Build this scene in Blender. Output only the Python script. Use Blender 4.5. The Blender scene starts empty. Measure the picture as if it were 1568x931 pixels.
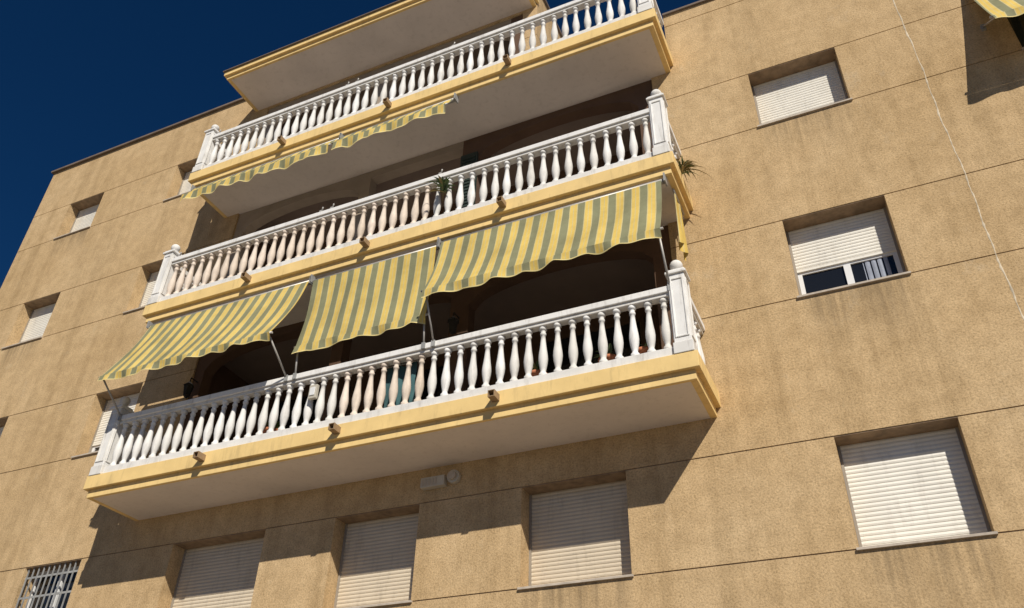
import bpy, math, random
from mathutils import Vector, Matrix
random.seed(7)
scene = bpy.context.scene
D = 8.5

# ------------------------------------------------------------ node helpers
def newmat(name):
    m = bpy.data.materials.new(name); m.use_nodes = True
    nt = m.node_tree
    return m, nt, nt.nodes["Principled BSDF"]
def N(nt, t, **kw):
    n = nt.nodes.new(t)
    for k, v in kw.items(): setattr(n, k, v)
    return n
def ramp(nt, fac, stops):
    r = N(nt, "ShaderNodeValToRGB")
    e = r.color_ramp.elements
    while len(e) < len(stops): e.new(0.5)
    for i, (p, c) in enumerate(stops):
        e[i].position = p; e[i].color = (c[0], c[1], c[2], 1)
    nt.links.new(fac, r.inputs[0]); return r.outputs[0]
def noise(nt, vec, scale, detail=4, rough=0.55):
    n = N(nt, "ShaderNodeTexNoise"); n.inputs["Scale"].default_value = scale
    n.inputs["Detail"].default_value = detail; n.inputs["Roughness"].default_value = rough
    nt.links.new(vec, n.inputs["Vector"]); return n.outputs["Fac"]
def mix(nt, a, b, fac, mode='MIX'):
    m = N(nt, "ShaderNodeMix", data_type='RGBA', blend_type=mode)
    for s, v in ((m.inputs[6], a), (m.inputs[7], b), (m.inputs[0], fac)):
        if isinstance(v, tuple): s.default_value = (v[0], v[1], v[2], 1)
        elif isinstance(v, (int, float)): s.default_value = v
        else: nt.links.new(v, s)
    return m.outputs[2]
def mth(nt, op, a, b=None, clamp=False):
    m = N(nt, "ShaderNodeMath", operation=op); m.use_clamp = clamp
    for i, v in enumerate((a, b)):
        if v is None: continue
        if isinstance(v, (int, float)): m.inputs[i].default_value = v
        else: nt.links.new(v, m.inputs[i])
    return m.outputs[0]
def coord(nt, scale=None):
    t = N(nt, "ShaderNodeTexCoord").outputs["Object"]
    if scale:
        mp = N(nt, "ShaderNodeMapping"); mp.inputs["Scale"].default_value = scale
        nt.links.new(t, mp.inputs[0]); return mp.outputs[0]
    return t
def bump(nt, bsdf, h, strength, dist):
    b = N(nt, "ShaderNodeBump"); b.inputs["Strength"].default_value = strength
    b.inputs["Distance"].default_value = dist
    nt.links.new(h, b.inputs["Height"]); nt.links.new(b.outputs[0], bsdf.inputs["Normal"])

def simple(name, col, rough=0.6, var=0.12, vscale=6, bumps=None, metal=0, spec=0.5, island=False, dirt=None):
    m, nt, b = newmat(name)
    c = coord(nt)
    f = noise(nt, c, vscale, 5)
    lo = tuple(x*(1-var) for x in col); hi = tuple(min(1, x*(1+var)) for x in col)
    o = ramp(nt, f, [(0.3, lo), (0.7, hi)])
    if island:
        g = N(nt, "ShaderNodeNewGeometry")
        o = mix(nt, o, ramp(nt, g.outputs["Random Per Island"], [(0, (0.84,0.82,0.78)), (1, (1,1,1))]), 1.0, 'MULTIPLY')
    if dirt:
        f2 = noise(nt, coord(nt, (5, 5, 0.9)), 2.2, 8, 0.7)
        fac = ramp(nt, f2, [(0.52, (0,0,0)), (0.72, (1,1,1))])
        dm = N(nt, "ShaderNodeMath", operation='MULTIPLY'); nt.links.new(fac, dm.inputs[0]); dm.inputs[1].default_value = dirt
        o = mix(nt, o, (0.16, 0.12, 0.08), dm.outputs[0])
    nt.links.new(o, b.inputs["Base Color"])
    b.inputs["Roughness"].default_value = rough; b.inputs["Metallic"].default_value = metal
    b.inputs["Specular IOR Level"].default_value = spec
    if bumps: bump(nt, b, noise(nt, c, bumps[0], 4), bumps[1], bumps[2])
    return m

STAINS = [(0.29,0.62,4.43,0.9),(0.26,0.62,7.41,0.8),(0.23,0.62,10.30,0.7),(-3.18,0.66,4.43,0.8),(-14.5,.55,10.3,.7),(-14.4,.55,13.08,.7)]
def stucco(name, base, dark, light, stains=True):
    m, nt, b = newmat(name)
    c = coord(nt)
    big = noise(nt, c, 0.45, 7, 0.62)
    streak = noise(nt, coord(nt, (3.0, 3.0, 0.22)), 1.0, 8, 0.7)
    grain = noise(nt, c, 46, 3, 0.8)
    o = ramp(nt, big, [(0.3, dark), (0.5, base), (0.72, light)])
    o = mix(nt, o, ramp(nt, streak, [(0.36, (0.72,0.70,0.66)), (0.53, (1,1,1))]), 0.6, 'MULTIPLY')
    o = mix(nt, o, ramp(nt, grain, [(0.30, (0.52,0.50,0.46)), (0.5, (1,1,1)), (0.72, (1.28,1.27,1.24))]), 0.85, 'MULTIPLY')
    mid = noise(nt, c, 4.5, 7, 0.75)
    o = mix(nt, o, ramp(nt, mid, [(0.32, (0.79,0.77,0.73)), (0.6, (1.06,1.06,1.05))]), 0.9, 'MULTIPLY')
    bl = noise(nt, coord(nt, (1.0, 1.0, 0.7)), 1.7, 9, 0.78)
    o = mix(nt, o, (0.62,0.53,0.39), ramp(nt, bl, [(0.58,(0,0,0)),(0.78,(0.5,0.5,0.5))]))
    # dirt washed down the wall below the window sills
    s = N(nt, "ShaderNodeSeparateXYZ"); nt.links.new(c, s.inputs[0])
    fine = noise(nt, coord(nt, (11, 11, 0.5)), 1.0, 5, 0.6)
    tot = None
    for (xc, hw, zs, ln) in STAINS:
        ax = mth(nt, 'ABSOLUTE', mth(nt, 'SUBTRACT', s.outputs[0], xc))
        mx = mth(nt, 'MULTIPLY', mth(nt, 'SUBTRACT', hw, ax), 6.0, True)
        dz = mth(nt, 'SUBTRACT', zs, s.outputs[2])
        mz = mth(nt, 'SUBTRACT', 1.0, mth(nt, 'DIVIDE', dz, ln), True)
        on = mth(nt, 'GREATER_THAN', dz, 0.0)
        v = mth(nt, 'MULTIPLY', mth(nt, 'MULTIPLY', mx, mz), on)
        tot = v if tot is None else mth(nt, 'ADD', tot, v)
    fac = mth(nt, 'MULTIPLY', tot, mth(nt, 'MULTIPLY', mth(nt, 'SUBTRACT', fine, 0.36), 2.4, True), True)
    o = mix(nt, o, (0.20,0.145,0.085), fac)
    nt.links.new(o, b.inputs["Base Color"])
    b.inputs["Roughness"].default_value = 0.95; b.inputs["Specular IOR Level"].default_value = 0.1
    bump(nt, b, grain, 0.6, 0.011)
    return m

M = {}
M['stucco'] = stucco("stucco_sand", (0.555,0.395,0.220), (0.49,0.34,0.180), (0.60,0.44,0.258))
M['groove'] = simple("joint_groove", (0.26,0.18,0.11), 0.9, 0.3, 9)
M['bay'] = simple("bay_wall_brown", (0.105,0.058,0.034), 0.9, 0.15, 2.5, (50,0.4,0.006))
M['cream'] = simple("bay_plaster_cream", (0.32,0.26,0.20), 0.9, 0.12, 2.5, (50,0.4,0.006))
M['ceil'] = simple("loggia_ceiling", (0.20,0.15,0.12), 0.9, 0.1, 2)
M['fascia'] = simple("fascia_yellow_paint", (0.80,0.575,0.245), 0.75, 0.08, 3, (35,0.25,0.004), spec=0.3, dirt=0.28)
M['soffit'] = simple("soffit_plaster", (0.72,0.65,0.59), 0.9, 0.07, 1.3, (30,0.2,0.005), spec=0.2, dirt=0.16)
M['white'] = simple("white_balustrade_paint", (0.82,0.81,0.79), 0.75, 0.07, 5, (60,0.3,0.003), spec=0.25, island=True, dirt=0.4)
M['peach'] = simple("peach_balusters", (0.78,0.67,0.57), 0.8, 0.10, 8, (60,0.3,0.003), spec=0.25, island=True, dirt=0.4)  # peach tone for a stretch of balusters on the lower two balconies
M['shutter'] = simple("roller_shutter_cream", (0.79,0.755,0.67), 0.5, 0.05, 3, dirt=0.2)
M['shutter_shade'] = simple("roller_shutter_shade_brown", (0.62,0.53,0.40), 0.55, 0.06, 3, dirt=0.28)  # browner shutter copy: balcony shade put into the base colour, plus dirt
M['frame'] = simple("white_aluminium", (0.75,0.75,0.74), 0.35, 0.03)
M['guide'] = simple("shutter_guide", (0.30,0.26,0.21), 0.5, 0.1)
M['sill'] = simple("stone_sill", (0.48,0.41,0.33), 0.8, 0.15, 10, dirt=0.3)
M['iron'] = simple("grey_iron", (0.30,0.30,0.29), 0.5, 0.2, 10)
M['metal'] = simple("awning_aluminium", (0.42,0.40,0.37), 0.45, 0.10, 12, metal=0.2)
M['spout'] = simple("drain_spout", (0.30,0.20,0.11), 0.7, 0.2, 15)
M['dark'] = simple("dark_interior", (0.02,0.018,0.016), 0.9, 0.2)
M['coping'] = simple("roof_coping", (0.16,0.12,0.09), 0.8, 0.2, 5)
M['wood'] = simple("door_wood", (0.08,0.045,0.025), 0.6, 0.25, 9)
M['green'] = simple("green_shutter_door", (0.02,0.035,0.028), 0.6, 0.25, 9)
M['caulk'] = simple("joint_sealant", (0.56,0.47,0.34), 0.8, 0.35, 9)
M['curtain'] = simple("curtain_cloth", (0.30,0.33,0.40), 0.9, 0.2, 9)
M['terracotta'] = simple("terracotta", (0.42,0.15,0.07), 0.8, 0.2, 9)
M['leaf'] = simple("plant_leaf", (0.08,0.13,0.04), 0.6, 0.5, 9)
M['leafdry'] = simple("plant_leaf_dry", (0.24,0.19,0.08), 0.7, 0.4, 9)
M['towel'] = simple("teal_cloth", (0.05,0.12,0.13), 0.95, 0.2, 7)
M['plastic'] = simple("white_plastic", (0.50,0.46,0.38), 0.45, 0.05)
M['paving'] = simple("pale_paving", (0.24,0.20,0.16), 0.9, 0.12, 1.5, (20,0.2,0.01))
M['road'] = simple("worn_street_surface", (0.145,0.13,0.11), 0.9, 0.15, 2, (40,0.3,0.01))
M['ground'] = simple("dry_ground", (0.20,0.165,0.12), 0.95, 0.2, 0.3)
M['kerb'] = simple("kerb_stone", (0.30,0.27,0.24), 0.85, 0.1, 5)
m, nt, b = newmat("window_glass"); b.inputs["Base Color"].default_value = (0.012,0.014,0.018,1)
b.inputs["Roughness"].default_value = 0.06; M['glass'] = m

def fabric():
    m, nt, b = newmat("striped_awning_fabric")
    c = coord(nt)
    s = N(nt, "ShaderNodeSeparateXYZ"); nt.links.new(c, s.inputs[0])
    wob = noise(nt, c, 3, 2)
    a = N(nt, "ShaderNodeMath", operation='MULTIPLY_ADD'); nt.links.new(wob, a.inputs[0]); a.inputs[1].default_value = 0.012
    nt.links.new(s.outputs[0], a.inputs[2])
    d = N(nt, "ShaderNodeMath", operation='DIVIDE'); nt.links.new(a.outputs[0], d.inputs[0]); d.inputs[1].default_value = 0.205
    fr = N(nt, "ShaderNodeMath", operation='FRACT'); nt.links.new(d.outputs[0], fr.inputs[0])
    Y = (0.76,0.55,0.145); G = (0.27,0.27,0.155); L = (0.64,0.55,0.28)
    r = N(nt, "ShaderNodeValToRGB"); r.color_ramp.interpolation = 'CONSTANT'
    e = r.color_ramp.elements
    st = [(0,G),(0.46,L),(0.51,Y),(0.70,L),(0.75,Y),(0.94,L)]
    while len(e) < len(st): e.new(0.5)
    for i,(p,cc) in enumerate(st): e[i].position = p; e[i].color = (*cc,1)
    nt.links.new(fr.outputs[0], r.inputs[0])
    fade = noise(nt, c, 1.6, 7, 0.7)
    o = mix(nt, r.outputs[0], ramp(nt, fade, [(0.3,(0.74,0.72,0.70)),(0.65,(1.05,1.05,1.07))]), 1.0, 'MULTIPLY')
    nt.links.new(o, b.inputs["Base Color"]); b.inputs["Roughness"].default_value = 0.85
    b.inputs["Specular IOR Level"].default_value = 0.2
    bump(nt, b, noise(nt, c, 5, 4), 0.4, 0.025)
    tr = N(nt, "ShaderNodeBsdfTranslucent"); nt.links.new(o, tr.inputs[0])
    ms = N(nt, "ShaderNodeMixShader"); ms.inputs[0].default_value = 0.12
    nt.links.new(b.outputs[0], ms.inputs[1]); nt.links.new(tr.outputs[0], ms.inputs[2])
    nt.links.new(ms.outputs[0], nt.nodes["Material Output"].inputs[0])
    return m
M['fabric'] = fabric()
M['trim'] = simple("awning_trim", (0.68,0.56,0.24), 0.85, 0.1)

# ------------------------------------------------------------ mesh builder
class MB:
    def __init__(s): s.v=[]; s.f=[]; s.m=[]; s.mats=[]; s.sm=[]
    def mi(s, k):
        if k not in s.mats: s.mats.append(k)
        return s.mats.index(k)
    def face(s, idx, k, smooth=False): s.f.append(idx); s.m.append(s.mi(k)); s.sm.append(smooth)
    def box(s, x0,x1,y0,y1,z0,z1,k):
        n=len(s.v)
        s.v += [(x0,y0,z0),(x1,y0,z0),(x1,y1,z0),(x0,y1,z0),(x0,y0,z1),(x1,y0,z1),(x1,y1,z1),(x0,y1,z1)]
        for q in ((0,3,2,1),(4,5,6,7),(0,1,5,4),(1,2,6,5),(2,3,7,6),(3,0,4,7)):
            s.face(tuple(n+i for i in q), k)
    def lathe(s, cx,cy,z0,prof,k,seg=12,smooth=True):
        n=len(s.v)
        for z,r in prof:
            for i in range(seg):
                a=2*math.pi*i/seg; s.v.append((cx+r*math.cos(a),cy+r*math.sin(a),z0+z))
        for j in range(len(prof)-1):
            for i in range(seg):
                i2=(i+1)%seg
                s.face((n+j*seg+i,n+j*seg+i2,n+(j+1)*seg+i2,n+(j+1)*seg+i),k,smooth)
        s.face(tuple(n+i for i in reversed(range(seg))),k)
        s.face(tuple(n+(len(prof)-1)*seg+i for i in range(seg)),k)
    def tube(s, p0,p1,r,k,seg=10):
        p0=Vector(p0);p1=Vector(p1);d=(p1-p0).normalized()
        u=d.orthogonal().normalized();w=d.cross(u);n=len(s.v)
        for p in (p0,p1):
            for i in range(seg):
                a=2*math.pi*i/seg; s.v.append(tuple(p+u*r*math.cos(a)+w*r*math.sin(a)))
        for i in range(seg):
            i2=(i+1)%seg; s.face((n+i,n+i2,n+seg+i2,n+seg+i),k,True)
        s.face(tuple(n+i for i in reversed(range(seg))),k); s.face(tuple(n+seg+i for i in range(seg)),k)
    def grid(s, pts, k, smooth=True, lastk=None):
        n=len(s.v); R=len(pts); C=len(pts[0])
        for row in pts: s.v += [tuple(p) for p in row]
        for j in range(R-1):
            for i in range(C-1):
                s.face((n+j*C+i,n+j*C+i+1,n+(j+1)*C+i+1,n+(j+1)*C+i), (lastk if lastk and j==R-2 else k), smooth)
    def obj(s, name, parent=None, bevel=0):
        me=bpy.data.meshes.new(name); me.from_pydata(s.v,[],s.f)
        for k in s.mats: me.materials.append(M[k])
        me.polygons.foreach_set("material_index", s.m); me.polygons.foreach_set("use_smooth", s.sm)
        me.update()
        o=bpy.data.objects.new(name,me); scene.collection.objects.link(o)
        if parent: o.parent=parent
        if bevel:
            bv=o.modifiers.new("bevel",'BEVEL'); bv.width=bevel; bv.segments=2; bv.limit_method='ANGLE'; bv.angle_limit=math.radians(50)
        return o
def empty(name):
    o=bpy.data.objects.new(name,None); scene.collection.objects.link(o); return o

bld = empty("apartment_building")
WT = 0.34      # wall thickness
yS = 0.245     # shutter plane

# ------------------------------------------------------------ walls
XL,XR,XS = -16.1, 7.0, -3.67
ROOF_L, ROOF_R = 15.5, 13.37
openings = []  # x0,x1,z0,z1
wins = [
 (-12.06,-10.9,4.45,5.64,'grille'), (-9.15,-7.55,4.45,5.64,'shaded'), (-6.44,-5.2,4.45,5.64,'shaded'),
 (-3.82,-2.54,4.45,5.64,'shaded'), (-0.29,0.88,4.45,5.64,'full'),
 (-15.0,-14.0,4.45,5.64,'full'), (-15.0,-14.0,7.43,8.62,'full'), (-15.05,-14.0,10.32,11.42,'full'), (-14.95,-13.93,13.1,14.12,'part'),
 (-11.87,-10.8,7.43,8.62,'open'), (-11.87,-10.8,10.32,11.42,'full'), (-11.87,-10.85,13.1,14.12,'full'),
 (-0.33,0.86,7.43,8.62,'half'), (-0.36,0.83,10.32,11.42,'full'),
 (2.85,4.25,10.32,11.42,'glass'), (2.85,4.25,7.43,8.62,'full'),(4.6,5.8,4.45,5.64,'full'),
]
for w in wins: openings.append(w[:4])
openings += [(-9.7,-1.75,6.38,9.06),(-9.7,-1.75,9.34,12.02),(-9.7,-3.95,12.30,14.9)]
openings += [(-5.2,-3.9,0.0,2.6),(-9.5,-6.6,0.0,2.6),(1.0,3.6,0.0,2.6)]
openings += [(XS,-1.45,12.30,13.37),(XS,XR,13.37,15.5)]
cuts = [(0,0),(2.6,0),(2.95,1),(4.45,1),(5.64,1),(6.38,0),(7.43,1),(8.62,1),(9.06,0),(9.34,0),(10.32,1),(11.42,1),(12.02,0),(12.30,0),(13.1,1),(13.37,0),(14.12,1),(14.9,0),(15.5,0)]
G = 0.014
def subtract(ops):
    iv=[(XL,XR)]
    for a,b in ops:
        out=[]
        for p,q in iv:
            if b<=p or a>=q: out.append((p,q)); continue
            if a>p: out.append((p,a))
            if b<q: out.append((b,q))
        iv=out
    return [i for i in iv if i[1]-i[0]>0.001]
def band_ops(z0,z1): return [(o[0],o[1]) for o in openings if o[2]<=z0+1e-3 and o[3]>=z1-1e-3]
wb=MB()
for i in range(len(cuts)-1):
    z0,g0=cuts[i]; z1,g1=cuts[i+1]
    for a,b in subtract(band_ops(z0,z1)):
        wb.box(a,b,0,WT,z0+(G/2 if g0 else 0),z1-(G/2 if g1 else 0),'stucco')
gb=MB()
for i,(z,g) in enumerate(cuts):
    if not g: continue
    lo=band_ops(cuts[i-1][0],z); hi=band_ops(z,cuts[i+1][0])
    inter=[]
    for a in lo:
        for c in hi:
            p,q=max(a[0],c[0]),min(a[1],c[1])
            if q>p: inter.append((p,q))
    for a,b in subtract(inter): gb.box(a+0.001,b-0.001,0.010,WT-.001,z-G/2,z+G/2,'groove')
wb.obj("front_wall",bld); gb.obj("wall_joints",bld)
ob=MB()
ob.box(XL,XL+0.25,WT,11,0,ROOF_L,'stucco'); ob.box(XR-0.25,XR,WT,11,0,ROOF_R,'stucco')
ob.box(XL+.25,XR-.25,10.75,11,0,12.3,'stucco'); ob.box(XL+.25,XS,10.75,11,12.3,ROOF_L,'stucco')
ob.box(XS-0.25,XS,WT,10.75,12.31,ROOF_L,'stucco')
ob.box(XL+.25,XS-.25,WT,10.75,15.05,15.25,'coping'); ob.box(XS,XR-.25,WT,10.75,12.05,12.3,'soffit')
ob.obj("side_and_rear_walls",bld)
cb=MB()
cb.box(XL-0.05,XS+0.04,-0.06,0.38,ROOF_L,ROOF_L+0.05,'coping')
cb.box(-1.45,XR+0.04,-0.04,0.38,ROOF_R,ROOF_R+0.04,'coping')
cb.box(XL-0.05,XL+0.3,0.38,11.05,ROOF_L,ROOF_L+0.05,'coping'); cb.box(XS-0.3,XS+0.04,0.38,11.05,ROOF_L,ROOF_L+0.05,'coping')
cb.obj("parapet_coping",bld)
sb=MB(); rowL=[];rowM=[];rowR=[]
z=0.1
while z<13.35:
    w=0.005+0.009*random.random()**2; x=1.735+0.008*math.sin(z*3.1)+0.005*math.sin(z*11)+random.uniform(-.003,.003)
    rowL.append((x-w,-0.0005,z)); rowM.append((x,-0.005,z)); rowR.append((x+w,-0.0005,z)); z+=0.05
sb.grid([rowL,rowM,rowR],'caulk'); sb.obj("vertical_sealant_joint",bld)

# ------------------------------------------------------------ windows
def shutter(mb,x0,x1,y,z0,z1,k):
    pitch=0.047; z=z1; pl=[]
    while z>z0+0.001:
        zz=max(z0,z-pitch)
        h=z-zz
        pl += [(y+0.005,z),(y,z-h*0.12),(y-0.004,z-h*0.5),(y,z-h*0.86),(y+0.005,z-h*0.91)]
        z=zz
    pl.append((y+0.005,z0))
    nseg=2
    rows=[[(x0+(x1-x0)*i/nseg,py,pz) for i in range(nseg+1)] for py,pz in pl]
    mb.grid(rows,k,smooth=False)
def frame(mb,x0,x1,y,z0,z1,leaves=2,t=0.05,k='frame',gk='glass'):
    mb.box(x0,x1,y,y+0.05,z0,z0+t,k); mb.box(x0,x1,y,y+0.05,z1-t,z1,k)
    mb.box(x0,x0+t,y,y+0.05,z0+t,z1-t,k); mb.box(x1-t,x1,y,y+0.05,z0+t,z1-t,k)
    w=(x1-x0)/leaves
    for i in range(1,leaves): mb.box(x0+i*w-0.04,x0+i*w+0.04,y-0.012,y+0.048,z0+t,z1-t,k)
    mb.box(x0+t*.5,x1-t*.5,y+0.02,y+0.026,z0+t*.5,z1-t*.5,gk)
for n,(x0,x1,z0,z1,kind) in enumerate(wins):
    mb=MB()
    mb.box(x0-0.02,x1+0.02,-0.03,WT-.005,z0-0.016,z0+0.008,'sill')
    mb.box(x0,x1,WT-.006,WT+.02,z0,z1,'dark')
    if kind not in('grille','glass'):
        mb.box(x0+0.001,x0+0.03,yS-0.015,yS+0.03,z0+0.008,z1-.002,'guide'); mb.box(x1-0.03,x1-0.001,yS-0.015,yS+0.03,z0+0.008,z1-.002,'guide')
    cut={'full':0.0,'shaded':0.0,'half':0.43,'part':0.28,'open':0.25}.get(kind,None)
    if cut is not None:
        k='shutter_shade' if kind=='shaded' else 'shutter'
        zb=z0+0.012+(z1-z0)*cut
        shutter(mb,x0+0.028,x1-0.028,yS,zb+0.03,z1-0.004,k)
        mb.box(x0+0.03,x1-0.03,yS-0.006,yS+0.014,zb,zb+0.03,k)
        if cut>0: frame(mb,x0+0.03,x1-0.03,yS+0.0165,z0+0.008,zb+0.02)
        if kind=='half':
            rows=[]
            for zz in (z0+0.06,zb): rows.append([(x1-0.42+j*0.012,yS+0.034+0.004*math.sin(j*1.1),zz) for j in range(24)])
            mb.grid(rows,'curtain')
    elif kind=='glass':
        frame(mb,x0+0.002,x1-0.002,0.2,z0+0.008,z1-0.002)
    elif kind=='grille':
        frame(mb,x0+0.002,x1-0.002,0.22,z0+0.008,z1-0.002)
        nb=11
        for j in range(nb):
            xx=x0+0.04+(x1-x0-0.08)*j/(nb-1)
            mb.box(xx-0.008,xx+0.008,0.035,0.051,z0+0.012,z1-0.004,'iron')
        for zz in (0.12,0.42,0.72,1.02):
            mb.box(x0+0.002,x1-0.002,0.050,0.062,z0+zz,z0+zz+0.03,'iron')
    mb.obj("window_%02d"%n,bld)

mb=MB()
for (x0,x1) in ((-5.2,-3.9),(-9.5,-6.6),(1.0,3.6)):
    if x1-x0<1.5:
        frame(mb,x0+.002,x1-.002,0.15,0.12,2.598,2,0.08,'wood','glass')
    else:
        shutter(mb,x0+.002,x1-.002,0.18,0.12,2.598,'shutter')
mb.obj("street_doors",bld)

# ------------------------------------------------------------ balconies
BX0,BX1 = -10.05,-1.43
prof=[(0,.050),(.05,.050),(.055,.038),(.09,.031),(.115,.038),(.19,.052),(.25,.057),(.31,.053),(.40,.041),(.50,.031),(.57,.027),(.575,.035),(.60,.037),(.615,.028),(.645,.033),(.65,.047),(.69,.047)]
def pillar(mb,cx,cy,z,h=1.05):
    a=0.095
    mb.box(cx-a-.015,cx+a+.015,cy-a-.015,cy+a+.015,z,z+0.14,'white')
    mb.box(cx-a,cx+a,cy-a,cy+a,z+0.14,z+h,'white')
    for sx,sy in ((0,-1),(1,0),(-1,0)):
        z0,z1=z+0.2,z+h-0.06; t=0.02; e=0.012; w=a-0.018
        def b2(u0,u1,q0,q1):
            if sx==0: mb.box(cx+u0,cx+u1,cy-a-e,cy-a+.002,q0,q1,'white')
            elif sx==1: mb.box(cx+a-.002,cx+a+e,cy+u0,cy+u1,q0,q1,'white')
            else: mb.box(cx-a-e,cx-a+.002,cy+u0,cy+u1,q0,q1,'white')
        b2(-w,-w+t,z0,z1); b2(w-t,w,z0,z1); b2(-w+t,w-t,z0,z0+t); b2(-w+t,w-t,z1-t,z1)
    mb.box(cx-a-.025,cx+a+.025,cy-a-.025,cy+a+.025,z+h,z+h+0.035,'white')
    mb.box(cx-a-.008,cx+a+.008,cy-a-.008,cy+a+.008,z+h+.035,z+h+0.065,'white')
def ball(mb,cx,cy,z):
    r=0.075
    pr=[(0,.06),(.02,.06),(.028,.035),(.045,.032)]
    for i in range(1,12):
        t=math.pi*(0.14+0.86*i/11.0)
        pr.append((0.045+r*0.92-r*math.cos(t)*1.0, max(0.003,r*math.sin(t))))
    mb.lathe(cx,cy,z,pr,'white',16)
def balcony(idx,zu,peach=None):
    zt=zu+0.31
    s=MB()
    s.box(BX0+0.07,BX1-0.07,-0.90,1.42,zu+0.004,zt-0.01,'soffit')
    o=s.obj("balcony_slab_%d"%idx,bld)
    f=MB()
    def band(off,z0,z1):
        f.box(BX0-off+0.05,BX1+off-0.05,-0.93-off+0.05,-0.87,z0,z1,'fascia')
        f.box(BX0-off+0.05,BX0+0.09,-0.87,0.02,z0,z1,'fascia')
        f.box(BX1-0.09,BX1+off-0.05,-0.87,0.02,z0,z1,'fascia')
    band(0.035,zu,zu+0.115); band(0.09,zu+0.115,zt)
    f.obj("balcony_fascia_%d"%idx,bld,0.005)
    r=MB(); cy=-0.87; cxr=BX1-0.10; cxl=BX0+0.10
    pillar(r,cxr,cy,zt); pillar(r,cxl,cy,zt)
    r.box(cxl+.11,cxr-.11,cy-.07,cy+.07,zt,zt+0.115,'white')
    r.box(cxl+.095,cxr-.095,cy-.055,cy+.055,zt+.80,zt+0.845,'white')
    r.box(cxl+.095,cxr-.095,cy-.08,cy+.08,zt+.845,zt+0.925,'white')
    for cx in (cxl,cxr):
        r.box(cx-.065,cx+.065,cy+.11,-0.001,zt,zt+0.115,'white')
        r.box(cx-.055,cx+.055,cy+.095,-0.001,zt+.80,zt+0.845,'white')
        r.box(cx-.08,cx+.08,cy+.095,-0.001,zt+.845,zt+0.925,'white')
    r.obj("balustrade_rail_%d"%idx,bld,0.008)
    bl=MB()
    n=45; xa,xb=cxl+0.19,cxr-0.19
    for i in range(n):
        x=xa+(xb-xa)*i/(n-1)
        k='peach' if peach and peach[0]<x<peach[1] else 'white'
        bl.lathe(x+random.uniform(-.004,.004),cy+random.uniform(-.004,.004),zt+0.112,prof,k,14)
    for cx in (cxl,cxr):
        for j in range(4): bl.lathe(cx,-0.64+j*0.17,zt+0.112,prof,'white',12)
    ball(bl,cxl,cy,zt+1.11); ball(bl,cxr,cy,zt+1.11)
    bl.obj("balusters_%d"%idx,bld)
    sp=MB()
    for x in (-3.72,-5.87,-7.98):
        y0,y1=-1.11,-0.96; zc=zu+0.215; a=0.042;t=0.008
        sp.box(x-a,x+a,y0,y1,zc-a,zc-a+t,'spout'); sp.box(x-a,x+a,y0,y1,zc+a-t,zc+a,'spout')
        sp.box(x-a,x-a+t,y0,y1,zc-a+t,zc+a-t,'spout'); sp.box(x+a-t,x+a,y0,y1,zc-a+t,zc+a-t,'spout')
        sp.box(x-a+t,x+a-t,y1-.03,y1,zc-a+t,zc+a-t,'dark')
    sp.obj("drain_spouts_%d"%idx,bld)
ZU=[6.09,9.045,12.005]
balcony(1,ZU[0],(-5.95,-4.75)); balcony(2,ZU[1],(-9.9,-4.95)); balcony(3,ZU[2])
f=MB(); zu=14.95
f.box(BX0+0.07,XS-0.07,-0.90,0.36,zu+0.004,zu+0.17,'soffit')
def band(off,z0,z1,x1):
    f.box(BX0-off+0.05,x1+off-0.05,-0.93-off+0.05,-0.87,z0,z1,'fascia')
    f.box(BX0-off+0.05,BX0+0.09,-0.87,0.02,z0,z1,'fascia')
    f.box(x1-0.09,x1+off-0.05,-0.87,0.02,z0,z1,'fascia')
band(0.035,zu,zu+0.08,XS); band(0.085,zu+0.08,zu+0.18,XS)
f.box(BX0-0.06,XS+0.06,-1.0,0.0-.001,zu+0.18,zu+0.2,'coping')
f.obj("roof_canopy",bld)

def loggia(idx,x0,x1,z0,z1,arches):
    mb=MB()
    yb=1.3
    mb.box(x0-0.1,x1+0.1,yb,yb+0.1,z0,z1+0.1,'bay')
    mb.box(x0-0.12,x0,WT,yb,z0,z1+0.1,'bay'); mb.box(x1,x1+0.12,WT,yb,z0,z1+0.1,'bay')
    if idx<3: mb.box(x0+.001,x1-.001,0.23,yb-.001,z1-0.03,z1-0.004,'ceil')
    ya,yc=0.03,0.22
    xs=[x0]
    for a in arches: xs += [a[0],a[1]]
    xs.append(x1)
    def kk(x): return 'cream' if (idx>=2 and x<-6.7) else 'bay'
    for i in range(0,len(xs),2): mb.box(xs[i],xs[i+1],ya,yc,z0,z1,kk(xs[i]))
    for (a,b,rise) in arches:
        n=20; crown=z1-0.14; spring=crown-rise
        for j in range(n):
            u0=-1+2*j/n; u1=-1+2*(j+1)/n
            h0=spring+rise*math.sqrt(max(0,1-u0*u0)); h1=spring+rise*math.sqrt(max(0,1-u1*u1))
            p0=a+(b-a)*j/n; p1=a+(b-a)*(j+1)/n; k=len(mb.v)
            mb.v += [(p0,ya,h0),(p1,ya,h1),(p1,ya,z1),(p0,ya,z1),(p0,yc,h0),(p1,yc,h1),(p1,yc,z1),(p0,yc,z1)]
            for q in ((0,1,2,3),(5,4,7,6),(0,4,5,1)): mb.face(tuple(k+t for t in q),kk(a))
    for (a,b,rise) in arches:
        c=(a+b)/2; w=min(0.85,(b-a)/2-0.15)
        frame(mb,c-w,c+w,yb-0.06,z0+0.02,z0+2.15,2,0.07,'wood')
    if idx==2:
        mb.box(-5.0,-4.7,-0.02,0.02,z0+0.02,z0+2.25,'green')
        for j in range(30): mb.box(-4.97,-4.73,-0.035,-0.02,z0+0.1+j*0.07,z0+0.13+j*0.07,'green')
    mb.obj("loggia_%d"%idx,bld)
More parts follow.
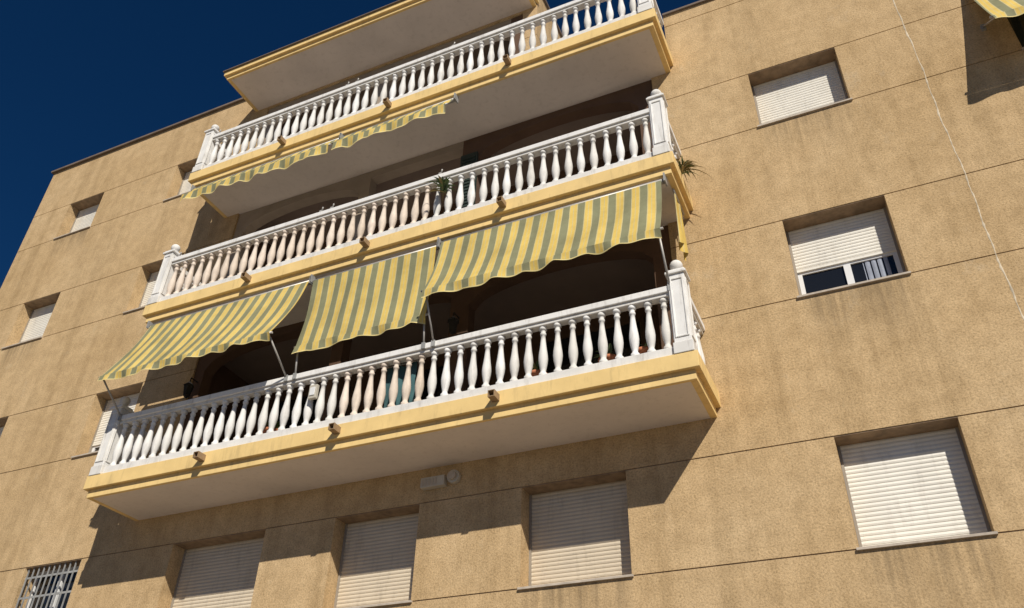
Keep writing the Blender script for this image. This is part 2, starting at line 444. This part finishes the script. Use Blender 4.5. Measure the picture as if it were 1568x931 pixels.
loggia(1,-9.7,-1.75,6.40,9.047,[(-9.5,-7.0,0.35),(-6.8,-5.0,0.15),(-4.7,-2.0,0.35)])
loggia(2,-9.7,-1.75,9.35,12.007,[(-9.5,-7.0,0.35),(-6.8,-5.0,0.02),(-4.7,-2.0,0.35)])
loggia(3,-9.7,-3.95,12.31,14.90,[(-9.5,-7.0,0.35),(-6.8,-4.2,0.35)])

# ------------------------------------------------------------ awnings
def awning(name,x0,x1,yt,zt,yb,zb,val=0.14,sag=0.05,arms=True,railz=None,raily=-0.95,seed=1):
    rnd=random.Random(seed); ph=[rnd.uniform(0,6.28) for _ in range(6)]
    mb=MB(); nx=int((x1-x0)/0.03)+1; ns=16
    L=math.hypot(yb-yt,zb-zt); ny,nz=(zb-zt)/L,-(yb-yt)/L
    if ny>0: ny,nz=-ny,-nz
    def wr(x,t): return 0.012*math.sin(x*4.1+ph[0]+t*2)+0.008*math.sin(x*11+ph[1])*t+0.006*math.sin(x*23+ph[2]+t*5)
    rows=[]
    for j in range(ns+1):
        t=j/ns; row=[]
        for i in range(nx+1):
            x=x0+(x1-x0)*i/nx
            o=-sag*math.sin(math.pi*t)*(0.75+0.25*math.sin(x*1.7+ph[3]))+wr(x,t)*math.sin(math.pi*min(1,t*1.1)*.9)
            row.append((x,yt+(yb-yt)*t+ny*o,zt+(zb-zt)*t+nz*o))
        rows.append(row)
    mb.grid(rows,'fabric')
    rows=[]; nv=6
    for j in range(nv+1):
        t=j/nv; row=[]
        if j==nv: t=1.0
        elif j==nv-1: t=0.88
        else: t=0.88*j/(nv-1)
        for i in range(nx+1):
            x=x0+(x1-x0)*i/nx
            sc=val*(0.78+0.22*abs(math.sin(math.pi*x/0.41)))+0.014*math.sin(x*2.3+ph[4])
            row.append((x,yb-0.012+t*(0.030*math.sin(x*7.5+ph[5])+0.018*math.sin(x*17+ph[1])),zb-t*sc))
        rows.append(row)
    mb.grid(rows,'fabric',lastk='trim')
    mb.tube((x0-0.03,yb+0.012,zb),(x1+0.03,yb+0.012,zb),0.016,'metal')
    mb.tube((x0-0.04,yt+0.04,zt+0.01),(x1+0.04,yt+0.04,zt+0.01),0.035,'metal',12)
    for x in (x0-0.055,x1+0.035): mb.box(x,x+0.02,yt-0.03,yt+0.09,zt-0.04,zt+0.09,'iron')
    if arms:
        for x in (x0+0.03,x1-0.03):
            mb.tube((x,yb+0.02,zb-0.01),(x,raily,railz),0.013,'metal',8)
            mb.box(x-0.025,x+0.025,raily-0.02,raily+0.05,railz-0.06,railz+0.03,'iron')
    return mb.obj(name)
rz=ZU[0]+0.31+0.9
awning("striped_awning",-9.86,-6.84,-0.93,8.93,-1.47,7.70,0.12,0.05,True,rz,seed=1)
awning("striped_awning.001",-6.76,-4.74,-0.93,8.91,-1.02,7.72,0.14,0.03,True,rz,seed=2)
awning("striped_awning.002",-4.66,-1.58,-0.93,8.95,-1.27,7.90,0.14,0.05,True,rz,seed=3)
awning("striped_awning.003",-9.90,-6.84,-0.93,11.90,-1.12,11.58,0.20,0.01,False,seed=4)
awning("striped_awning.004",-6.74,-4.70,-0.93,11.90,-1.12,11.58,0.20,0.01,False,seed=5)
awning("striped_awning.005",2.53,4.6,-0.05,11.72,-0.58,10.42,0.14,0.03,True,10.9,-0.02,seed=6)
mb=MB(); rows=[]
for j in range(10):
    t=j/9; rows.append([(-1.50+0.035*math.sin(i*1.5)*(0.3+t), -0.62+0.05*i-0.03*t, 9.0-0.85*t) for i in range(9)])
mb.grid(rows,'fabric'); mb.tube((-1.5,-0.66,9.0),(-1.5,-0.15,9.0),0.015,'metal'); mb.obj("folded_side_awning")

# ------------------------------------------------------------ small objects
def plant(name,c,n,length,spread,out=(0,0,0),pot=True,seed=3,k2=0.3,potr=0.11,wd=0.016,droop=.45):
    rnd=random.Random(seed); mb=MB(); c=Vector(c)
    if pot:
        mb.lathe(c.x,c.y,c.z-0.2,[(0,potr*.7),(0.16,potr),(0.165,potr*1.12),(0.2,potr*1.12),(0.195,potr*.9)],'terracotta',14)
    for i in range(n):
        a=rnd.uniform(0,2*math.pi); el=rnd.uniform(0.1,1.3); l=length*rnd.uniform(0.5,1.1)
        d=Vector((math.cos(a)*math.cos(el)*spread,math.sin(a)*math.cos(el)*spread,math.sin(el)))+Vector(out)
        d.normalize(); side=d.cross(Vector((0,0,1)))
        if side.length<.01: side=Vector((1,0,0))
        side.normalize(); w=wd*rnd.uniform(.7,1.3); k='leafdry' if rnd.random()<k2 else 'leaf'
        r0=[];r1=[];rm=[]
        b0=c+Vector((rnd.uniform(-.03,.03),rnd.uniform(-.03,.03),rnd.uniform(-.05,.08)))
        for j in range(6):
            t=j/5; p=b0+d*l*t+Vector((0,0,-droop*l*t*t)); ww=w*(1-t)**0.6*(0.6+0.8*min(1,t*3))
            r0.append(p-side*ww); r1.append(p+side*ww); rm.append(p+Vector((0,0,-ww*.4)))
        mb.grid([r0,rm,r1],k)
    return mb.obj(name)
plant("yucca_plant",(-4.68,-0.98,9.90),46,0.42,0.8,(0,-0.25,0.25),False,3,0.2,wd=0.014,droop=.7)
plant("hanging_plant",(-1.40,-0.42,9.50),55,0.40,0.9,(0.45,-0.1,0.2),False,5,0.65,0.09,wd=0.010,droop=.9)
for i,(x,pl) in enumerate(((-2.45,1),(-2.05,0),(-3.35,1),(-7.2,1))):
    plant("potted_plant" + ("" if i==0 else ".%03d"%i),(x,-0.66,6.70),24 if pl else 12,0.28,0.8,(0,0,0.3),True,10+i,0.2,0.12)
mb=MB(); rows=[]
for j in range(12):
    t=j/11; rows.append([(-5.42+0.05*i+0.01*math.sin(j), -0.74+0.02*math.sin(i*1.3+t*2), 7.22-0.72*t+0.02*math.sin(i*.9)) for i in range(10)])
mb.grid(rows,'towel'); mb.tube((-5.5,-0.75,7.23),(-4.9,-0.75,7.23),0.012,'metal'); mb.obj("hanging_towel")
mb=MB(); mb.box(-6.42,-6.30,-0.985,-0.935,6.86,7.06,'plastic'); mb.box(-6.40,-6.32,-0.995,-0.985,6.90,7.02,'frame'); mb.obj("small_sign_on_railing",None,0.006)
mb=MB(); mb.box(-5.16,-4.83,-0.09,-0.002,5.80,5.93,'plastic')
for j in range(5): mb.box(-5.14+j*.045,-5.11+j*.045,-0.096,-0.09,5.82,5.91,'sill')
mb.tube((-4.72,-0.002,5.90),(-4.72,-0.07,5.90),0.085,'plastic',18); mb.tube((-4.72,-0.07,5.90),(-4.72,-0.11,5.90),0.055,'sill',18)
mb.obj("wall_lamp",None,0.008)
def lantern(name,x,z):
    mb=MB(); y=-0.12
    mb.lathe(x,y,z,[(0,.02),(.03,.05),(.2,.075),(.21,.09),(.27,.03),(.3,.01)],'dark',6,False)
    mb.tube((x,y,z+.3),(x,y,z+.36),.008,'dark'); mb.tube((x,y,z+.36),(x,0.03,z+.36),.01,'dark'); mb.obj(name)
lantern("wall_lantern",-4.85,8.0); lantern("wall_lantern.001",-9.58,8.0)
# small fittings left on the top rails (awning pivots)
mb=MB()
for zz in (ZU[1]+.31+.925,ZU[2]+.31+.925):
    for x in (-9.75,-6.9,-6.7,-4.8):
        mb.box(x-.02,x+.02,-.93,-.87,zz-.01,zz+.05,'metal'); mb.tube((x,-.9,zz+.05),(x+.04,-.93,zz+.10),.012,'metal',8)
mb.obj("rail_brackets",bld)
# ------------------------------------------------------------ street
g=MB(); g.box(-300,300,-300,300,-0.5,0.0,'ground'); g.obj("ground")
g=MB(); g.grid([[(-120,-11,0.004),(120,-11,0.004)],[(-120,-3,0.004),(120,-3,0.004)]],'road',False); g.obj("road")
g=MB(); g.box(-60,60,-2.85,-0.002,0.002,0.12,'paving'); g.box(-60,60,-3.0,-2.85,0.002,0.13,'kerb')
g.obj("pavement",None)
g=MB(); g.box(-60,60,-26,-11.15,0.002,0.12,'paving'); g.box(-60,60,-11.15,-11.0,0.002,0.13,'kerb'); g.obj("pavement.001")

# ------------------------------------------------------------ light
sd=Vector((0.69,-0.92,0.915)).normalized()
el=math.asin(sd.z); az=math.atan2(sd.x,sd.y)
sun=bpy.data.lights.new("sun",'SUN'); sun.energy=4.8; sun.angle=math.radians(0.5); sun.color=(1.0,0.94,0.84)
so=bpy.data.objects.new("sun",sun); scene.collection.objects.link(so)
so.rotation_euler=sd.to_track_quat('Z','Y').to_euler()
w=bpy.data.worlds.new("World"); scene.world=w; w.use_nodes=True; nt=w.node_tree
bg=nt.nodes["Background"]; sky=nt.nodes.new("ShaderNodeTexSky"); sky.sky_type='NISHITA'; sky.sun_disc=False
sky.sun_elevation=el; sky.sun_rotation=az; sky.air_density=0.6; sky.dust_density=0.0; sky.ozone_density=6.0; sky.altitude=1500
hs=nt.nodes.new("ShaderNodeHueSaturation"); hs.inputs["Saturation"].default_value=1.2; hs.inputs["Value"].default_value=1.1
nt.links.new(sky.outputs[0],hs.inputs["Color"])
nt.links.new(hs.outputs[0],bg.inputs[0]); bg.inputs[1].default_value=0.05
scene.view_settings.view_transform='Standard'; scene.view_settings.look='None'; scene.view_settings.exposure=0

# ------------------------------------------------------------ camera
cx=Vector((.9108,.4123,.0222)); fw=Vector((-.3466,.7344,.5836)).normalized()
cx=(cx-fw*cx.dot(fw)).normalized(); up=cx.cross(fw)
R=Matrix((cx,up,-fw)).transposed()
cam=bpy.data.cameras.new("camera"); cam.sensor_width=36; cam.lens=1287/1568*36; cam.clip_end=2000
co=bpy.data.objects.new("camera",cam); scene.collection.objects.link(co)
co.matrix_world=Matrix.Translation((0,-D,1.6)) @ R.to_4x4()
scene.camera=co
